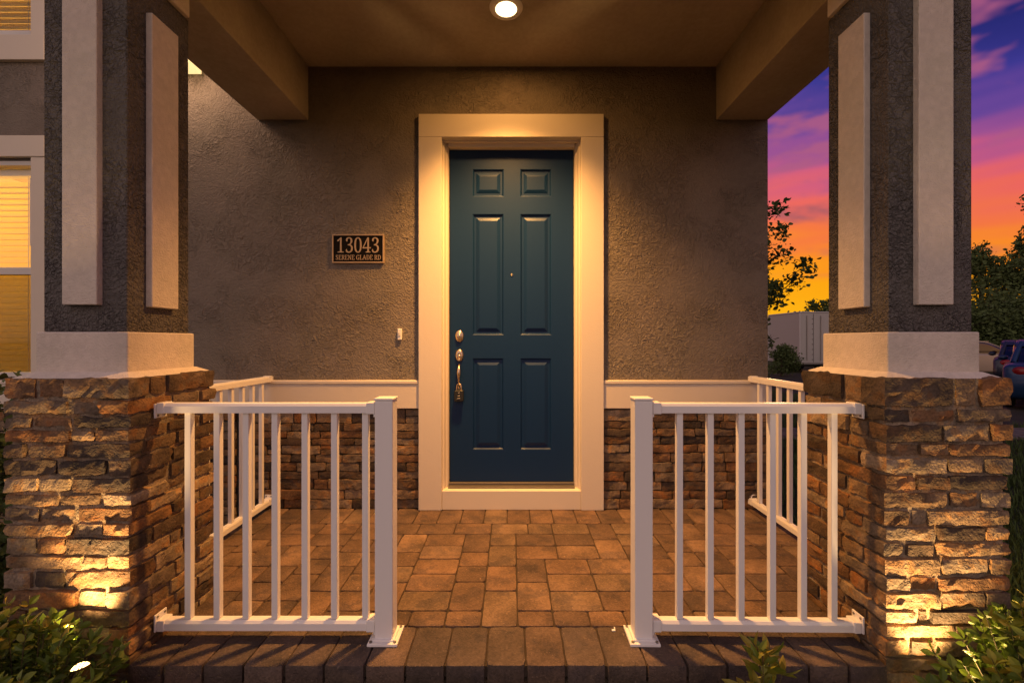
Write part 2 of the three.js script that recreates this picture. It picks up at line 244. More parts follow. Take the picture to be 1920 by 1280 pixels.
// ------------------------------------------------------------------ the house
const WZ = .045, EDGE = 1.85, CEIL = 3.195, BEAM = 2.808;
const house = thing('house', 'grey stucco house front with stone base, blue door and porch roof', 'house');
{
  const sh = new THREE.Shape([[-7, .76], [-.51, .76], [-.51, 2.68], [.50, 2.68], [.50, .76], [EDGE, .76], [EDGE, 6.1], [-7, 6.1]].map(a => new THREE.Vector2(...a)));
  const hole = (a, b, c, d) => { const h = new THREE.Path(); h.moveTo(a, c); h.lineTo(a, d); h.lineTo(b, d); h.lineTo(b, c); h.closePath(); sh.holes.push(h); };
  hole(-4.36, -3.455, .95, 2.52); hole(-4.36, -3.455, 3.425, 4.95);
  const g = new THREE.ExtrudeGeometry(sh, { depth: .2 + WZ, bevelEnabled: false }); g.translate(0, 0, -.2);
  part('wall', boxUV(g), M.stuccoSoft, house);
  part('foot_wall', box(-7, -.511, GY - .1, .759, -.2, 0, 0), M.stuccoSoft, house); part('foot_wall', box(.501, EDGE, GY - .1, .759, -.2, 0, 0), M.stuccoSoft, house);
  part('side_wall', box(EDGE - .2, EDGE - .001, GY - .1, 6.1, -9, -.201, 0), M.stucco, house);
  part('side_wall', box(-7, -6.8, GY - .1, 6.1, -9, -.201, 0), M.stucco, house);
  part('back_wall', box(-7, EDGE, GY - .1, 6.1, -9.2, -9.001, 0), M.stucco, house);
  const roof = new THREE.BufferGeometry(); { const a = [-7.5, 6.1, .5], b = [2.35, 6.1, .5], c = [2.35, 6.1, -9.7], d = [-7.5, 6.1, -9.7], e = [-5, 8.4, -4.6], f = [0, 8.4, -4.6]; const t = [a, b, f, a, f, e, b, c, f, c, d, e, c, e, f, d, a, e, a, c, b, a, d, c]; roof.setAttribute('position', new THREE.Float32BufferAttribute(t.flat(), 3)); roof.computeVertexNormals(); }
  part('roof', boxUV(roof), M.shingle, house);
  // porch ceiling, beams and lean-to roof
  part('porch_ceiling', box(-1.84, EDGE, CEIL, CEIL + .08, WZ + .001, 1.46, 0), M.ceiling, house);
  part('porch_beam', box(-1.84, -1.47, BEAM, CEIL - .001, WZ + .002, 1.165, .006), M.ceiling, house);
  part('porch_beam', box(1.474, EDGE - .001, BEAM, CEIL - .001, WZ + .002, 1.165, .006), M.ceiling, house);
  part('porch_beam', box(-1.84, EDGE - .001, BEAM, CEIL - .001, 1.166, 1.465, .006), M.stuccoSoft, house);
  { const pr = new THREE.Shape([[0, CEIL + .1], [1.75, CEIL + .081], [1.75, CEIL + .14], [0, CEIL + .75]].map(a => new THREE.Vector2(...a))); const g2 = new THREE.ExtrudeGeometry(pr, { depth: 4.1, bevelEnabled: false }); g2.rotateY(-Math.PI / 2); g2.translate(2.05, 0, WZ + .004); part('porch_roof', boxUV(g2), M.shingle, house); }
  // belt course and its cap
  for (const [a, b] of [[-7, -.671], [.657, EDGE + .02]]) { part('belt_course', box(a, b, .727, .900, -.01, .060, .004), M.trim, house); part('belt_cap', box(a, b, .901, .931, -.01, .066, .008), M.trim, house); }
  // door surround: casing, header, jambs, plinth
  const T = .078;
  part('door_casing', box(-.670, -.504, 0.001, 2.672, -.01, T, .004), M.trim, house);
  part('door_casing', box(.496, .658, 0.001, 2.672, -.01, T, .004), M.trim, house);
  part('door_header', box(-.670, .658, 2.6725, 2.838, -.01, T, .004), M.trim, house);
  part('door_plinth', box(-.503, .495, 0.001, .138, -.15, T - .012, .004), M.trim, house);
  const jam = (xa, xb) => { const s = Math.sign(xb - xa); // xa: casing side, xb: door side
    const pts = [[xa, .03], [xa + s * .012, .028], [xa + s * .020, -.002], [xb - s * .006, -.010], [xb, -.030], [xb, -.10], [xa - s * .003, -.10], [xa - s * .003, .03]];
    const shp = new THREE.Shape(pts.map(p => new THREE.Vector2(p[0], -p[1]))); const g3 = new THREE.ExtrudeGeometry(shp, { depth: 2.66 - .1385, bevelEnabled: false }); g3.rotateX(-Math.PI / 2); g3.translate(0, .1385, 0); return boxUV(g3); };
  part('door_jamb', jam(-.504, -.468), M.jamb, house); part('door_jamb', jam(.496, .460), M.jamb, house);
  part('door_head_jamb', merge([box(-.468, .460, 2.635, 2.6715, -.10, -.002, .004), box(-.5035, .4955, 2.6605, 2.6718, -.001, .03, .002)]), M.jamb, house);
  part('threshold', merge([box(-.467, .459, .139, .152, -.10, .02, .003), box(-.467, .459, .1525, .168, -.10, -.022, .003)]), mat(.16, .14, .125, .5, { metalness: .6 }), house);
}
// stone veneer on the foot of the wall
{
  const ven = new THREE.Group(); ven.name = 'stone_veneer'; house.add(ven);
  part('mortar_bed', merge([box(-7, -.672, GY, .724, -.01, .026, 0), box(.660, EDGE + .004, GY, .724, -.01, .026, 0), box(EDGE - .01, EDGE + .02, GY, .724, -3, .02, 0)]), M.darkMortar, ven);
  const rnd = rngOf(31);
  for (const [a, b, c0] of [[-1.95, -.673, 0], [-4.7, -2.0, 1], [.661, EDGE + .03, 2]]) {
    let y = c0 === 1 ? -.17 : .003;
    while (y < .70) {
      let h = .048 + rnd() * .030; if (.722 - (y + h) < .045) h = .720 - y;
      let x = a + (rnd() < .5 ? 0 : -.0); 
      while (x < b - .005) { let w = .10 + Math.pow(rnd(), 1.2) * .28; if (b - (x + w) < .07) w = b - x; const zf = .040 + rnd() * .014; const split = h > .064 && w < .16 && rnd() < .25;
        if (split) { part('stone', rock(x + .002, x + w - .003, y + .001, y + h * .5 - .002, .0, zf, .0045, .007), STONES[Math.floor(rnd() * STONES.length)], ven); part('stone', rock(x + .002, x + w - .003, y + h * .5 + .001, y + h - .003, .0, zf - .004, .0045, .007), STONES[Math.floor(rnd() * STONES.length)], ven); }
        else part('stone', rock(x + .002, x + w - .003, y + .001, y + h - .004, .0, zf, .005, .008), STONES[Math.floor(rnd() * STONES.length)], ven);
        x += w; }
      y += h;
    }
  }
  for (let y = .003, i = 0; y < .69; i++) { const h = .055 + rnd() * .02; let z = -.02; for (let q = 0; q < 3; q++) { const w = .12 + rnd() * .16; part('stone', rock(EDGE, EDGE + .045, y, Math.min(.72, y + h - .004), z - w, z - .003, .005, .008), STONES[Math.floor(rnd() * STONES.length)], ven); z -= w; } y += h; }
}
// the front door
const DZ = -.045;
{
  const door = new THREE.Group(); door.name = 'front_door'; door.userData.label = 'dark blue six-panel front door'; house.add(door);
  const dx = px => X(px, 3.25), dy = py => Y(py, 3.25);
  const L = dx(844), R = dx(1074.5), B = .171, T = 2.631;
  const cols = [[886, 944.5], [975.5, 1034]], rows = [[317, 368.5], [401, 628], [671.5, 843]];
  const sh = new THREE.Shape([[L, B], [R, B], [R, T], [L, T]].map(a => new THREE.Vector2(...a)));
  for (const [a, b] of cols) for (const [c, d] of rows) { const h = new THREE.Path(); const x0 = dx(a), x1 = dx(b), y0 = dy(d), y1 = dy(c); h.moveTo(x0, y0); h.lineTo(x0, y1); h.lineTo(x1, y1); h.lineTo(x1, y0); h.closePath(); sh.holes.push(h); }
  const g = new THREE.ExtrudeGeometry(sh, { depth: .02, bevelEnabled: false }); g.translate(0, 0, DZ - .02);
  part('door_leaf', merge([boxUV(g), box(L, R, B, T, DZ - .05, DZ - .0205, 0)]), M.door, door);
  part('weather_seal', merge([box(L - .012, L - .001, B, T + .004, DZ - .05, DZ - .012, 0), box(R + .001, R + .010, B, T + .004, DZ - .05, DZ - .012, 0), box(L - .012, R + .010, T + .0045, T + .02, DZ - .05, DZ - .012, 0), box(L, R, .1685, .1705, DZ - .05, DZ - .004, 0)]), M.seal, door);
  for (const [a, b] of cols) for (const [c, d] of rows) {
    const x0 = dx(a), x1 = dx(b), y0 = dy(d), y1 = dy(c);
    const rings = [[0, 0], [.004, -.002], [.012, -.013], [.026, -.013], [.030, -.011], [.050, -.002], [.053, -.0015]], v = [];
    const pt = (k, i) => { const [o, z] = rings[k]; return [[x0 + o, y0 + o], [x1 - o, y0 + o], [x1 - o, y1 - o], [x0 + o, y1 - o]][i].concat(DZ + z); };
    for (let k = 0; k < rings.length - 1; k++) for (let i = 0; i < 4; i++) { const j = (i + 1) % 4; v.push(...pt(k, i), ...pt(k, j), ...pt(k + 1, j), ...pt(k, i), ...pt(k + 1, j), ...pt(k + 1, i)); }
    const e = rings.length - 1; v.push(...pt(e, 0), ...pt(e, 1), ...pt(e, 2), ...pt(e, 0), ...pt(e, 2), ...pt(e, 3));
    const pg = new THREE.BufferGeometry(); pg.setAttribute('position', new THREE.Float32BufferAttribute(v, 3)); pg.computeVertexNormals(); part('door_panel', boxUV(pg), M.door, door);
  }
  const hx = dx(861.5);
  const rose = (pts, y, sx, sy) => { const l = new THREE.LatheGeometry(pts.map(p => new THREE.Vector2(...p)), 36); l.rotateX(Math.PI / 2); l.scale(sx, sy, 1); l.translate(hx, y, DZ); return l; };
  part('deadbolt', merge([rose([[0, .024], [.006, .024], [.008, .021], [.0095, .018], [.017, .020], [.020, .016], [.021, .013], [.027, .013], [.031, .009], [.033, .004], [.034, 0]], dy(630), .95, 1.32)]), M.nickel, door);
  const gr = [[dx(861.5), dy(683), DZ + .012], [hx, dy(688), DZ + .034], [hx, dy(696), DZ + .046], [hx, dy(710), DZ + .044], [hx, dy(720), DZ + .030], [hx, dy(726), DZ + .004]];
  const grip = new THREE.TubeGeometry(new THREE.CatmullRomCurve3(gr.map(p => new THREE.Vector3(...p))), 30, 1, 12); { const p = grip.attributes.position, c = new THREE.CatmullRomCurve3(gr.map(q => new THREE.Vector3(...q))); for (let i = 0; i <= 30; i++) { const t = i / 30, ctr = c.getPointAt(t), rr = .0055 + .0075 * Math.exp(-Math.pow((t - .33) / .2, 2)); for (let j = 0; j <= 12; j++) { const q = i * 13 + j; p.setXYZ(q, ctr.x + (p.getX(q) - ctr.x) * rr, ctr.y + (p.getY(q) - ctr.y) * rr, ctr.z + (p.getZ(q) - ctr.z) * rr); } } grip.computeVertexNormals(); }
  part('door_handle', merge([rose([[0, .016], [.010, .017], [.018, .019], [.026, .015], [.031, .009], [.033, 0]], dy(666), .95, 1.42), grip, new THREE.SphereGeometry(.010, 14, 10).scale(1, 1.3, .8).translate(hx, dy(668), DZ + .022), box(hx - .007, hx + .007, dy(676), dy(673), DZ + .012, DZ + .045, .003), new THREE.SphereGeometry(.014, 16, 10).scale(1, 1.6, .5).translate(hx, dy(727), DZ + .003)]), M.nickel, door);
  const px = dx(959.5), py = dy(515);
  const ph = new THREE.LatheGeometry([[.004, .004], [.0055, .006], [.0085, .005], [.010, 0]].map(p => new THREE.Vector2(...p)), 24); ph.rotateX(Math.PI / 2); ph.translate(px, py, DZ); 
  part('peephole', ph, M.nickel, door);
  part('peephole_lens', new THREE.SphereGeometry(.0045, 12, 8).scale(1, 1, .5).translate(px, py, DZ + .003), M.black, door);
  // combination lock box hanging on the handle
  const lb = thing('lock_box', 'small black combination lock box hanging on the door handle', 'lock box', [hx, dy(749), DZ + .026]);
  part('shackle', tube([[-.017, .066, 0], [-.017, .098, 0], [-.012, .114, 0], [0, .120, 0], [.012, .114, 0], [.017, .098, 0], [.017, .066, 0]], .0046, 32, 10), M.nickel, lb);
  part('body', box(-.033, .033, -.008, .073, -.020, .022, .007), M.black, lb);
  for (const [yy, w] of [[.055, .006], [.033, .008], [.014, .010]]) part('dial', box(-w, w, yy - .0035, yy + .0035, .0215, .025, .002), M.alu, lb);
}
// windows with blinds and the lit room behind them
{
  const wm = (yb, yt, meet, name, label) => {
    const w = new THREE.Group(); w.name = 'window'; w.position.z = WZ; w.userData.label = label; house.add(w);
    const a = -4.36, b = -3.455;
    part('jamb_trim', box(b, b + .10, yb - .02, yt + .015, -.01, .026, .004), M.trim, w); part('jamb_trim', box(a - .10, a, yb - .02, yt + .015, -.01, .026, .004), M.trim, w);
    part('head_trim', box(a - .11, b + .104, yt + .0155, yt + .167, -.01, .032, .004), M.trim, w);
    if (yb > 2) part('sill', box(a - .11, b + .104, yb - .20, yb - .0205, -.01, .032, .004), M.trim, w);
    const fr = [box(b - .030, b - .001, yb, yt, -.08, -.004, .003), box(a + .001, a + .030, yb, yt, -.08, -.004, .003), box(a + .031, b - .031, yt - .035, yt - .001, -.08, -.004, .003), box(a + .031, b - .031, yb + .001, yb + .035, -.08, -.004, .003)];
    part('frame', merge(fr), M.sashWhite, w);
    part('meeting_rail', box(a + .031, b - .031, meet - .026, meet + .026, -.07, -.012, .003), M.sashWhite, w);
    part('pane', box(a + .031, b - .031, meet + .027, yt - .036, -.050, -.046, 0), M.glass, w); part('pane', box(a + .031, b - .031, yb + .036, meet - .027, -.060, -.056, 0), M.glass, w);
    part('insect_screen', box(a + .031, b - .031, yb + .036, meet - .027, -.024, -.0225, 0), M.screen, w);
  };
  wm(.952, 2.518, Y(509, 3.2), 'window', 'lit double-hung window above the belt course'); wm(3.427, 4.948, 4.25, 'window', 'lit upper window over a cream sill');
  const blind = (yb, yt, label) => {
    const bl = thing('window_blind', label, 'blind', [-3.9075, yb, -.075]); const H = yt - yb;
    part('head_rail', box(-.43, .43, H - .05, H, -.03, .03, .003), M.sashWhite, bl);
    const sg = boxUV(new RoundedBoxGeometry(.86, .0028, .060, 1, .0012)); const n = Math.floor((H - .07) / .043);
    for (let i = 0; i < n; i++) { const s = part('slat', sg, M.slat, bl); s.position.set(0, .02 + i * .043, 0); s.rotation.x = 1.12; }
    part('ladder_cord', merge([box(.30, .303, 0, H - .05, .020, .0225, 0), box(-.303, -.30, 0, H - .05, .020, .0225, 0)]), M.sashWhite, bl);
    part('tilt_wand', cyl(.004, .004, .5, 8).translate(.33, H - .32, .034), M.sashWhite, bl);
  };
  blind(.985, 2.49, 'closed slatted blind glowing amber in the window above the belt course'); blind(3.465, 4.915, 'closed slatted blind glowing amber in the upper window');
  const room = new THREE.Group(); room.name = 'lit_room'; house.add(room);
  for (const [y0, y1] of [[.3, 2.9], [3.2, 5.6]]) {
    part('room_wall', merge([box(-5.2, -2.8, y0, y1, -2.4, -2.3, 0), box(-5.3, -5.201, y0, y1, -2.3, -.202, 0), box(-2.799, -2.7, y0, y1, -2.3, -.202, 0), box(-5.2, -2.8, y0 - .1, y0 - .001, -2.3, -.202, 0), box(-5.2, -2.8, y1 + .001, y1 + .1, -2.3, -.202, 0)]), M.plaster, room);
    const lamp = thing('pendant_lamp', y0 < 1 ? 'pendant globe lamp glowing behind the lower window blind' : 'pendant globe lamp glowing behind the upper window blind', 'lamp', [-3.9, y1 - .45, -1.25]);
    part('globe', new THREE.SphereGeometry(.11, 24, 16), mat(.9, .8, .6, .5, { emissive: new THREE.Color(1, .68, .28), emissiveIntensity: 4 }), lamp);
    part('rod', cyl(.008, .008, .34, 8).translate(0, .28, 0), M.alu, lamp);
    const pl = new THREE.PointLight(new THREE.Color(1, .57, .10), 8.5, 0, 2); pl.castShadow = true; pl.shadow.radius = 4; pl.position.set(0, -.2, .22); lamp.add(pl);
  }
}

// ------------------------------------------------------------------ porch columns
function column(cx, label, seed) {
  const cz = 1.315, c = thing('porch_column', label, 'column', [cx, GY, cz], 'porch columns'), rnd = rngOf(seed), o = -GY;
  const yb = 1.0845 + o, yt = 1.2476 + o, cap = 2.716 + o, sTop = 1.076 + o, W = .238;
  part('mortar_core', box(-W + .014, W - .014, -.1, sTop - .004, -W + .014, W - .014, .008), M.mortar, c);
  { const g = new THREE.CylinderGeometry(.185 * Math.SQRT2, (W - .012) * Math.SQRT2, .022, 4, 1); g.rotateY(Math.PI / 4); g.translate(0, sTop + .004, 0); part('mortar_wash', boxUV(toCreasedNormals(g, .3)), M.trimRough, c); }
  part('base_band', box(-.180, .180, yb, yt, -.180, .180, .006), M.trimRough, c);
  part('shaft', box(-.165, .165, yt, cap, -.165, .165, .006), M.stucco, c);
  part('capital', box(-.182, .182, cap, 2.807 + o, -.149, .182, .005), M.trimRough, c);
  const p0 = 1.353 + o, p1 = 2.576 + o;
  part('raised_panel', box(-.068, .068, p0, p1, .160, .190, .004), M.trimRough, c); part('raised_panel', box(-.068, .068, p0, p1, -.190, -.160, .004), M.trimRough, c);
  part('raised_panel', box(.160, .190, p0, p1, -.07, .075, .004), M.trimRough, c); part('raised_panel', box(-.190, -.160, p0, p1, -.07, .075, .004), M.trimRough, c);
  let y = -.03, row = 0; const pick = () => STONES[Math.floor(rnd() * STONES.length)], gap = .0075;
  while (y < sTop - .03) {
    let h = .050 + rnd() * .024; if (sTop - (y + h) < .05) h = sTop - y;
    const y0 = y + gap * .7, y1 = y + h - gap * .7;
    const A = [], B = []; // corner stones: extent along x and along z
    for (let k = 0; k < 4; k++) { const long = (k + row) % 2; A.push(long ? .19 + rnd() * .12 : .07 + rnd() * .06); B.push(long ? .08 + rnd() * .06 : .17 + rnd() * .13); }
    const sx = [-1, 1, 1, -1], sz = [1, 1, -1, -1], j = () => (rnd() - .5) * .012;
    for (let k = 0; k < 4; k++) { const e1 = W + j(), e2 = W + j(); const xs = [sx[k] * e1, sx[k] * (e1 - A[k])].sort((a, b) => a - b), zs = [sz[k] * e2, sz[k] * (e2 - B[k])].sort((a, b) => a - b); part('stone', rock(xs[0], xs[1], y0, y1, zs[0], zs[1], .0065, .010), pick(), c); }
    const fill = (from, to, mk) => { let t = from + gap; while (t < to - .03) { let w = .08 + rnd() * .20; if (to - (t + w) < .06) w = to - t; mk(t + gap * .4, t + w - gap * 1.1); t += w; } };
    fill(-W + A[0], W - A[1], (a, b) => { const e = W + j() - .004; part('stone', rock(a, b, y0 + rnd() * .004, y1 - rnd() * .004, e - .05, e, .006, .009), pick(), c); });
    fill(-W + A[3], W - A[2], (a, b) => { const e = W + j() - .004; part('stone', rock(a, b, y0, y1, -e, -e + .05, .006, .009), pick(), c); });
    fill(-W + B[2], W - B[1], (a, b) => { const e = W + j() - .004; part('stone', rock(e - .05, e, y0 + rnd() * .004, y1 - rnd() * .004, a, b, .006, .009), pick(), c); });
    fill(-W + B[3], W - B[0], (a, b) => { const e = W + j() - .004; part('stone', rock(-e, -e + .05, y0 + rnd() * .004, y1 - rnd() * .004, a, b, .006, .009), pick(), c); });
    y += h; row++;
  }
  return c;
}
column(-1.685, 'porch column with stone pier and cream panels beside the lit window', 101);
column(1.652, 'porch column with stone pier and cream panels at the open lawn end of the porch', 205);

// ------------------------------------------------------------------ white metal railings
function railing(label, x0, z0, x1, z1, balusters, o) {        // from a column or wall (0) to a post or wall (1)
  const len = Math.hypot(x1 - x0, z1 - z0), r = thing('railing', label, 'railing', [x0, 0, z0], o.group); r.rotation.y = Math.atan2(-(z1 - z0), x1 - x0);
  const end = o.post ? len - .037 : len;
  const rail = (y0, y1, hw) => { const s = new THREE.Shape([[-hw, y0], [hw, y0], [hw, y1 - .012], [hw - .006, y1 - .002], [hw - .010, y1], [-hw + .010, y1], [-hw + .006, y1 - .002], [-hw, y1 - .012]].map(a => new THREE.Vector2(...a))); const g = new THREE.ExtrudeGeometry(s, { depth: end - .004, bevelEnabled: false }); g.rotateY(Math.PI / 2); g.translate(.002, 0, 0); return boxUV(toCreasedNormals(g, .3)); };
  part('top_rail', rail(.920, .960, .022), M.rail, r);
  part('bottom_rail', rail(.040, .080, .022), M.rail, r);
  const bg = box(-.0125, .0125, .081, .9195, -.0125, .0125, .0025);
  for (const t of balusters) { const b = part('baluster', bg, M.rail, r); b.position.x = t; }
  const bracket = (t, dir, y, drop) => { // a plate on the wall and a sleeve round the rail end
    const pl = dir > 0 ? box(t, t + .007, y - (drop ? .040 : .022), y + (drop ? .018 : .046), -.030, .030, .002) : box(t - .007, t, y - (drop ? .040 : .022), y + (drop ? .018 : .046), -.030, .030, .002);
    const sl = dir > 0 ? box(t + .007, t + .036, y - .023, y + .0225, -.0255, .0255, .004) : box(t - .036, t - .007, y - .023, y + .0225, -.0255, .0255, .004);
    const b = part('bracket', merge([pl, sl]), M.rail, r);
    for (const zz of [-.018, .018]) { const s = cyl(.0045, .0045, .004, 10); s.rotateZ(Math.PI / 2); s.translate(t + dir * .008, y + (drop ? -.030 : .035), zz); part('screw', s, M.screw, b); }
  };
  bracket(0, 1, .940, true); bracket(0, 1, .060, false);
  if (o.post) {
    const p = part('post', box(len - .036, len + .036, .012, .972, -.036, .036, .004), M.rail, r);
    part('post_cap', box(len - .0385, len + .0385, .9725, .982, -.0385, .0385, .003), M.rail, p);
    part('base_plate', merge([box(len - .060, len + .060, .0005, .0115, -.060, .060, .002), box(len - .045, len + .045, .0116, .018, -.045, .045, .002)]), M.rail, p);
    for (const a of [-1, 1]) for (const b of [-1, 1]) part('bolt', cyl(.006, .006, .004, 10).translate(len + a * .048, .0135, b * .048), M.screw, p);
    for (const y of [.940, .060]) part('bracket', merge([box(len - .074, len - .039, y - .024, y + .0235, -.0265, .0265, .004), box(len - .045, len - .0388, y - .036, y + .026, -.024, .024, .002)]), M.rail, r);
  } else { bracket(len, -1, .940, true); bracket(len, -1, .060, false); }
}
{
  const zr = 1.415, xs = [355, 409, 463, 517, 573, 628, 686].map(p => X(p, 1.79)), xl = -1.444;
  railing('white front railing with seven balusters between stone column and step opening', xl, zr, X(722, 1.79) + .004, zr, xs.map(x => x - xl), { post: true, group: 'white porch railings' });
  const xr = 1.412, x2 = [1273, 1330, 1387, 1445, 1502, 1558].map(p => X(p, 1.79));
  railing('white front railing with six balusters between step opening and stone column', xr, zr + .012, X(1203, 1.79), zr, x2.map(x => xr - x).reverse(), { post: true, group: 'white porch railings' });
  const z0 = WZ + .001, z1 = 1.078, n = [.10, .21, .32, .43, .54, .65, .76, .87, .96];
  railing('white side railing from house wall to the column beside the lit window', -1.755, z0, -1.755, z1, n.map(a => a), { group: 'white porch railings' });
  railing('white side railing from house wall to the column at the lawn end', 1.735, z0, 1.735, z1, n.map(a => a), { group: 'white porch railings' });
}

// ------------------------------------------------------------------ fittings on the wall and ceiling
{
  const font = await new FontLoader().loadAsync('fonts/droid/droid_serif_regular.typeface.json');
  const d = 3.19, xa = X(627, d), xb = X(723, d), ya = Y(495, d), yb = Y(442, d), cx = (xa + xb) / 2, w = (xb - xa) / 2, h = yb - ya;
  const sgn = thing('house_number_plaque', 'dark bronze house number plaque with raised lettering on the grey wall', 'sign', [cx, ya, WZ]);
  part('plate', box(-w + .002, w - .002, .002, h - .002, -.004, .012, .002), M.bronze, sgn);
  part('border', merge([box(-w, w, 0, .009, -.003, .018, .002), box(-w, w, h - .009, h, -.003, .018, .002), box(-w, -w + .009, .0091, h - .0091, -.003, .018, .002), box(w - .009, w, .0091, h - .0091, -.003, .018, .002)]), M.gold, sgn);
  const write = (t, x0, x1, y0, y1, name) => { const g = new TextGeometry(t, { font, size: .1, depth: .0035, curveSegments: 6, bevelEnabled: false }); g.computeBoundingBox(); const b = g.boundingBox; g.translate(-b.min.x, -b.min.y, 0); g.scale((x1 - x0) / (b.max.x - b.min.x), (y1 - y0) / (b.max.y - b.min.y), 1); g.translate(x0, y0, .0121); part(name, g, M.gold, sgn); };
  const pxm = d / F; write('13043', (636.5 - 675) * pxm, (713.5 - 675) * pxm, (495 - 476) * pxm, (495 - 447.5) * pxm, 'numerals');
  write('SERENE GLADE RD', (634 - 675) * pxm, (717 - 675) * pxm, (495 - 489) * pxm, (495 - 480) * pxm, 'street_name');
  const bell = thing('doorbell', 'slim white doorbell button on the wall beside the door casing', 'doorbell', [X(752.5, 3.2), Y(637, 3.2), WZ]);
  part('housing', box(-.015, .015, 0, .080, -.003, .016, .004), M.rail, bell); part('button', box(-.007, .007, .026, .054, .0155, .020, .003), M.sashWhite, bell);
  // recessed downlight
  const lz = Z(2.60), lx = X(949, 2.60);
  const dl = thing('ceiling_light', 'round white recessed downlight glowing in the porch ceiling', 'light', [lx, CEIL, lz]);
  part('trim_ring', new THREE.LatheGeometry([[.064, -.012], [.070, -.016], [.085, -.013], [.097, -.006], [.100, 0]].map(p => new THREE.Vector2(...p)), 48), M.rail, dl);
  part('lens', new THREE.LatheGeometry([[0, -.0125], [.040, -.0118], [.0655, -.009]].map(p => new THREE.Vector2(...p)), 40), mat(1, .95, .85, .5, { emissive: new THREE.Color(1, .74, .36), emissiveIntensity: 4 }), dl);
  const sp = new THREE.SpotLight(new THREE.Color(1, .46, .11), 66, 0, .94, 1, 2); sp.position.set(0, -.03, 0); sp.target.position.set(0, -3, 0); sp.castShadow = true; sp.shadow.radius = 4; dl.add(sp); dl.add(sp.target);
  const wide = new THREE.RectAreaLight(new THREE.Color(1, .46, .12), 235, .115, .115); wide.position.set(0, -.022, 0); wide.rotation.x = -Math.PI / 2; dl.add(wide);   // the lens's own wide spill
  // wall lantern beyond the beam
  const sc = thing('wall_lantern', 'lit box lantern on the wall tucked behind the porch column', 'light', [-2.33, 3.128, WZ]);
  part('back_plate', box(-.07, .07, .03, .33, -.003, .018, .003), M.black, sc);
  part('glass_box', box(-.10, .10, 0, .24, .019, .15, .004), mat(.9, .8, .6, .5, { emissive: new THREE.Color(1, .70, .30), emissiveIntensity: 1.15 }), sc);
  part('roof', box(-.115, .115, .241, .262, .0185, .165, .004), M.black, sc);
  const spl = new THREE.PointLight(new THREE.Color(1, .60, .36), 2.3, 0, 2); spl.position.set(0, .10, .22); spl.castShadow = true; spl.shadow.radius = 7; sc.add(spl);
}

// ------------------------------------------------------------------ leaves, shrubs, trees
function leafGeo(l, w, curl = .18) {                          // a folded, curved blade lying along +y, its face towards +z
  const n = 4, v = [], prof = [0, .62, 1, .78, .02];
  const P = (i, s) => { const t = i / n; return [s * w / 2 * prof[i], l * t, -curl * l * t * t + Math.abs(s) * w * .16 * prof[i]]; };
  for (let i = 0; i < n; i++) for (const s of [-1, 1]) { const a = P(i, 0), b = P(i, s), c = P(i + 1, s), d = P(i + 1, 0); if (s > 0) v.push(...a, ...b, ...c, ...a, ...c, ...d); else v.push(...a, ...c, ...b, ...a, ...d, ...c); }
  const g = new THREE.BufferGeometry(); g.setAttribute('position', new THREE.Float32BufferAttribute(v, 3)); const uv = []; for (let i = 0; i < v.length; i += 3) uv.push(v[i], v[i + 1]); g.setAttribute('uv', new THREE.Float32BufferAttribute(uv, 2)); g.computeVertexNormals(); return g;
}
const leafMat = (r, g, b, rough = .5, tr = .35) => new THREE.MeshPhysicalMaterial({ color: new THREE.Color().setRGB(r, g, b), roughness: rough, specularIntensity: .6, transmission: tr, thickness: 0, side: THREE.DoubleSide });
const LEAF = [leafMat(.16, .21, .022), leafMat(.11, .165, .020), leafMat(.24, .25, .024), leafMat(.29, .235, .026)];
const DARKLEAF = mat(.075, .108, .026, .8, { side: THREE.DoubleSide }), DARKLEAF2 = mat(.075, .108, .026, .8, { side: THREE.DoubleSide });
const STEM = mat(.10, .08, .035, .8);
function place(pos, dir, roll, s) { const q = new THREE.Quaternion().setFromUnitVectors(new THREE.Vector3(0, 1, 0), dir.clone().normalize()); q.multiply(new THREE.Quaternion().setFromAxisAngle(new THREE.Vector3(0, 1, 0), roll)); return new THREE.Matrix4().compose(pos, q, new THREE.Vector3(s, s, s)); }
